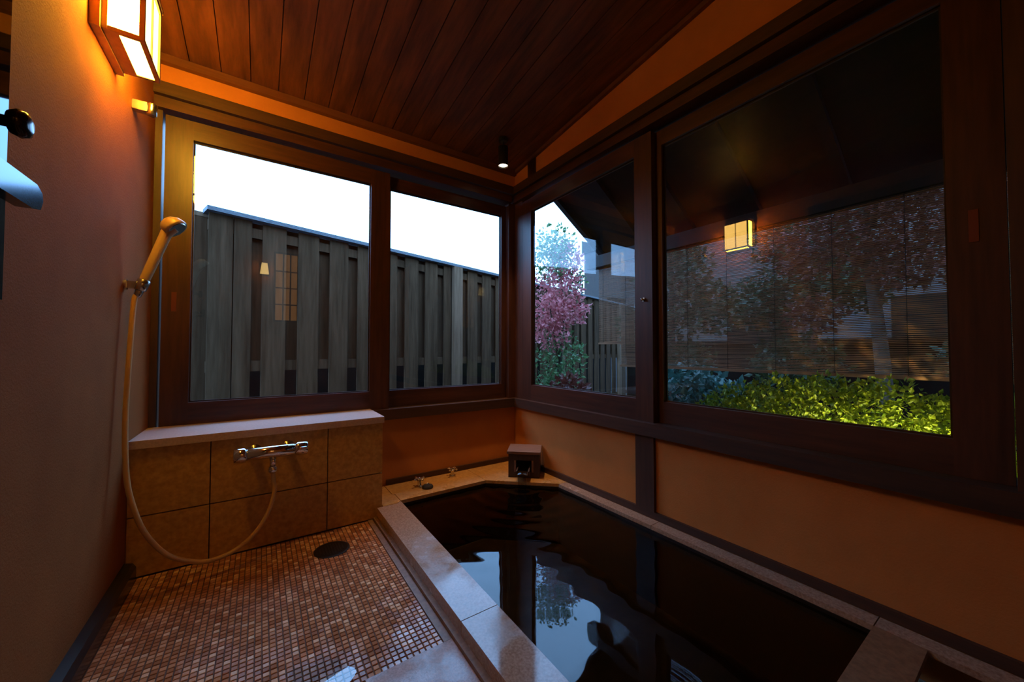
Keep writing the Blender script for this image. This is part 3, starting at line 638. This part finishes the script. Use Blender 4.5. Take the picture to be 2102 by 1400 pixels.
def branchy(name, paths, parent, mat='bark'):
    for pts, r0, r1 in paths:
        c = catmull(pts, 5); tube(name, c, [r0+(r1-r0)*i/(len(c)-1) for i in range(len(c))], mat, parent, 8)
# clipped azalea under the garden window, brightened by the added lamp
az = thing('azalea_shrub', 'clipped yellow green shrub below the bamboo blind', 'shrub', (2.12, .55, -.3))
cs = []; rs = []
for k in range(15):
    y = -.28+k*.095; hgt = .80-.10*max(0, (y-.62)/.4)-.05*abs(math.sin(k*1.7))-(.05 if y < .3 else 0)
    rx = .20+.04*random.random(); rz = .34; cs.append((2.12+random.uniform(-.06, .06), y, hgt-rz)); rs.append((rx, .17, rz))
leaves('foliage', cs, rs, 26000, .026, 'leaf_hedge', az, .74)
for k in range(6): branchy('stem', [([(2.12, .55+(k-2.5)*.07, -.30), (2.1+random.uniform(-.06, .06), .55+(k-2.5)*.13, 0), (2.12+random.uniform(-.1, .1), .55+(k-2.5)*.2, .45)], .012, .004)], az)
# added lamp hidden below the window, brightens the shrub
gs = thing('added_shrub_spotlight', 'small black spotlight added out of view below the window to brighten the shrub', 'spotlight', (1.77, .06, -.30))
gd = Vector((.36, .36, .10)).normalized(); gpnt = Vector((1.77, .06, .30))
tube('spike', [(1.77, .06, -.30), (1.77, .06, .28)], .010, 'blackmetal', gs)
bm = bmesh.new(); add_tube(bm, [gpnt-gd*.06, gpnt-gd*.055, gpnt+gd*.03], [.02, .032, .038], 20, False); build('housing', bm, 'blackmetal', gs, True)
tube('lens', [gpnt+gd*.018, gpnt+gd*.022], .034, mat_plain('added_lamp_lens', (1, .9, .6), .4, 0, (1, .85, .45), 8), gs, 20, False)
gl_ = bpy.data.lights.new('added_shrub_beam', 'SPOT'); gl_.energy = 380; gl_.color = (1, .84, .34); gl_.spot_size = math.radians(88); gl_.spot_blend = .7; gl_.shadow_soft_size = .03
go = bpy.data.objects.new('added_shrub_beam', gl_); COL.objects.link(go); go.parent = gs; go.location = gpnt+gd*.03-Vector((1.77, .06, -.30)); go.rotation_euler = gd.to_track_quat('-Z', 'Y').to_euler()
# red leaved tree beyond the corner
rt = thing('red_leaved_tree', 'small tree with pink red and green leaves in front of the fence', 'tree', (2.95, 3.30, -.3))
branchy('trunk', [([(2.95, 3.30, -.30), (2.93, 3.32, .5), (2.98, 3.30, 1.2), (2.95, 3.32, 2.0)], .035, .012)], rt)
branchy('branch', [([(2.95, 3.31, .7), (2.75, 3.2, 1.1), (2.62, 3.12, 1.4)], .014, .005), ([(2.97, 3.30, 1.2), (3.2, 3.3, 1.6), (3.3, 3.25, 1.8)], .014, .005)], rt)
leaves('red_foliage', [(2.86, 3.24, 1.62), (2.66, 3.16, 1.28), (3.02, 3.28, 1.95), (2.72, 3.2, 1.05), (3.0, 3.2, 1.35)], [(.30, .26, .30), (.26, .22, .22), (.22, .2, .25), (.22, .2, .2), (.26, .2, .2)], 2600, .052, 'leaf_red', rt, .2)
leaves('green_foliage', [(2.88, 3.3, 2.12), (2.68, 3.2, 1.9), (2.86, 3.2, .75), (2.75, 3.2, .35), (3.1, 3.3, 1.7)], [(.26, .22, .24), (.22, .2, .25), (.35, .22, .4), (.3, .22, .3), (.2, .2, .3)], 2600, .05, 'leaf_green', rt, .2)
nd = thing('nandina_plant', 'low plant with reddish narrow leaves at the foot of the fence', 'plant', (2.50, 2.68, -.3))
for a in (0, 1.3, 2.5, 3.9, 5.1): branchy('stem', [([(2.50, 2.68, -.3), (2.50+.07*math.cos(a), 2.68+.07*math.sin(a), .15), (2.50+.12*math.cos(a), 2.68+.15*math.sin(a), .5)], .007, .003)], nd)
leaves('foliage', [(2.50, 2.68, .48)], [(.2, .2, .16)], 420, .06, 'leaf_maple', nd, .3)
# trees behind the blind
def tree(name, label, x, y, h, mat, cl, n, size, tr=.05, lean=(0, 0)):
    t = thing(name, label, 'tree', (x, y, -.3), 'trees behind the bamboo blind')
    branchy('trunk', [([(x, y, -.30), (x+lean[0]*.3, y+lean[1]*.3, h*.3), (x+lean[0]*.5, y+lean[1]*.7, h*.6), (x+lean[0], y+lean[1], h)], tr, tr*.35)], t)
    for k in range(4):
        a = k*1.7; z = h*(.45+.12*k)
        branchy('branch', [([(x+lean[0]*.5, y+lean[1]*.5, z), (x+lean[0]*.5+.4*math.cos(a), y+lean[1]*.5+.4*math.sin(a), z+.25), (x+lean[0]*.6+.7*math.cos(a), y+lean[1]*.6+.7*math.sin(a), z+.35)], tr*.4, tr*.15)], t)
    leaves('foliage', [(x+a, y+b, c) for a, b, c, _ in cl], [(r, r, r*.8) for *_, r in cl], n, size, mat, t, .15)
tree('evergreen_tree', 'dark evergreen tree with a straight trunk seen through the bamboo blind', 4.35, 2.75, 2.6, 'leaf_dark', [(0, 0, 1.9, .5), (.15, -.3, 1.4, .45), (-.15, .25, 1.2, .4), (.1, 0, .7, .45), (.1, .1, 2.4, .45)], 6200, .075)
tree('camellia_tree', 'broad dark green tree with a forked trunk seen through the bamboo blind', 5.6, 1.75, 2.9, 'leaf_dark', [(0, 0, 2.3, .6), (.1, -.35, 1.7, .5), (-.1, .35, 1.5, .5), (0, .1, .7, .5)], 6200, .085, .06, (.1, -.2))
tree('maple_tree', 'dark red maple with a leaning trunk seen through the bamboo blind', 4.05, .72, 2.7, 'leaf_maple', [(0, .15, 2.2, .45), (.1, -.3, 2.05, .42), (-.1, .4, 1.75, .35), (0, -.1, 1.6, .35), (.1, .5, 1.2, .22)], 5200, .06, .06, (-.05, .15))
tree('holly_tree', 'dense dark tree with a bent trunk seen through the bamboo blind', 5.4, -.05, 2.7, 'leaf_dark', [(0, 0, 1.6, .6), (.2, -.25, 1.0, .6), (0, .3, .8, .4), (0, 0, 2.3, .6)], 7200, .08, .08, (.0, .2))
gw = thing('garden_wall', 'dark low garden wall behind the trees and blind', 'wall', (6.6, .8, -.3), kind='structure')
box('wall_body', (6.55, 6.7), (-4, 5.2), (-.30, .98), 'darkwall', gw, 0); box('coping', (6.5, 6.75), (-4, 5.2), (.981, 1.03), 'darkwall', gw, .004)
tl = thing('aucuba_plant', 'low plant with blue green leaves beside the clipped shrub', 'plant', (3.0, 1.75, -.3))
for a in (0, 1.5, 3, 4.6): branchy('stem', [([(3.0, 1.75, -.3), (3.0+.06*math.cos(a), 1.75+.06*math.sin(a), .2), (3.0+.15*math.cos(a), 1.75+.15*math.sin(a), .55)], .009, .004)], tl)
leaves('foliage', [(3.0, 1.75, .55), (3.05, 1.5, .45)], [(.28, .26, .25), (.25, .25, .22)], 900, .075, 'leaf_teal', tl, .3)
nh = thing('neighbour_house', 'dark neighbouring house standing behind the board fence', 'building', (9.5, 7.5, -.3))
box('wall_body', (7.9, 14), (7.2, 7.8), (-.30, 3.7), 'eave', nh, 0)
prism('roof', [(6.85, 3.701), (7.8, 3.701), (7.8, 4.1)], 7.8, 14.2, 'darkwall', nh, 'yz', 0)
for k in range(3): box('window', (8.2+k*1.8, 9.0+k*1.8), (7.185, 7.199), (1.4, 2.4), 'darkwall', nh, 0)
hw = thing('far_house', 'pale house wall with a dark roof beyond the garden trees', 'building', (8.2, 2.2, -.3))
box('wall_body', (8.0, 9.0), (-3.5, 5.0), (-.30, 3.4), 'siding', hw, 0); box('roof_edge', (7.7, 9.3), (-3.8, 5.3), (3.401, 3.6), 'darkwall', hw, 0)
for k in range(3): 
    wi = box('window', (7.985, 7.999), (-2.2+k*2.4, -1.0+k*2.4), (.6, 1.7), 'darkwall', hw, 0)
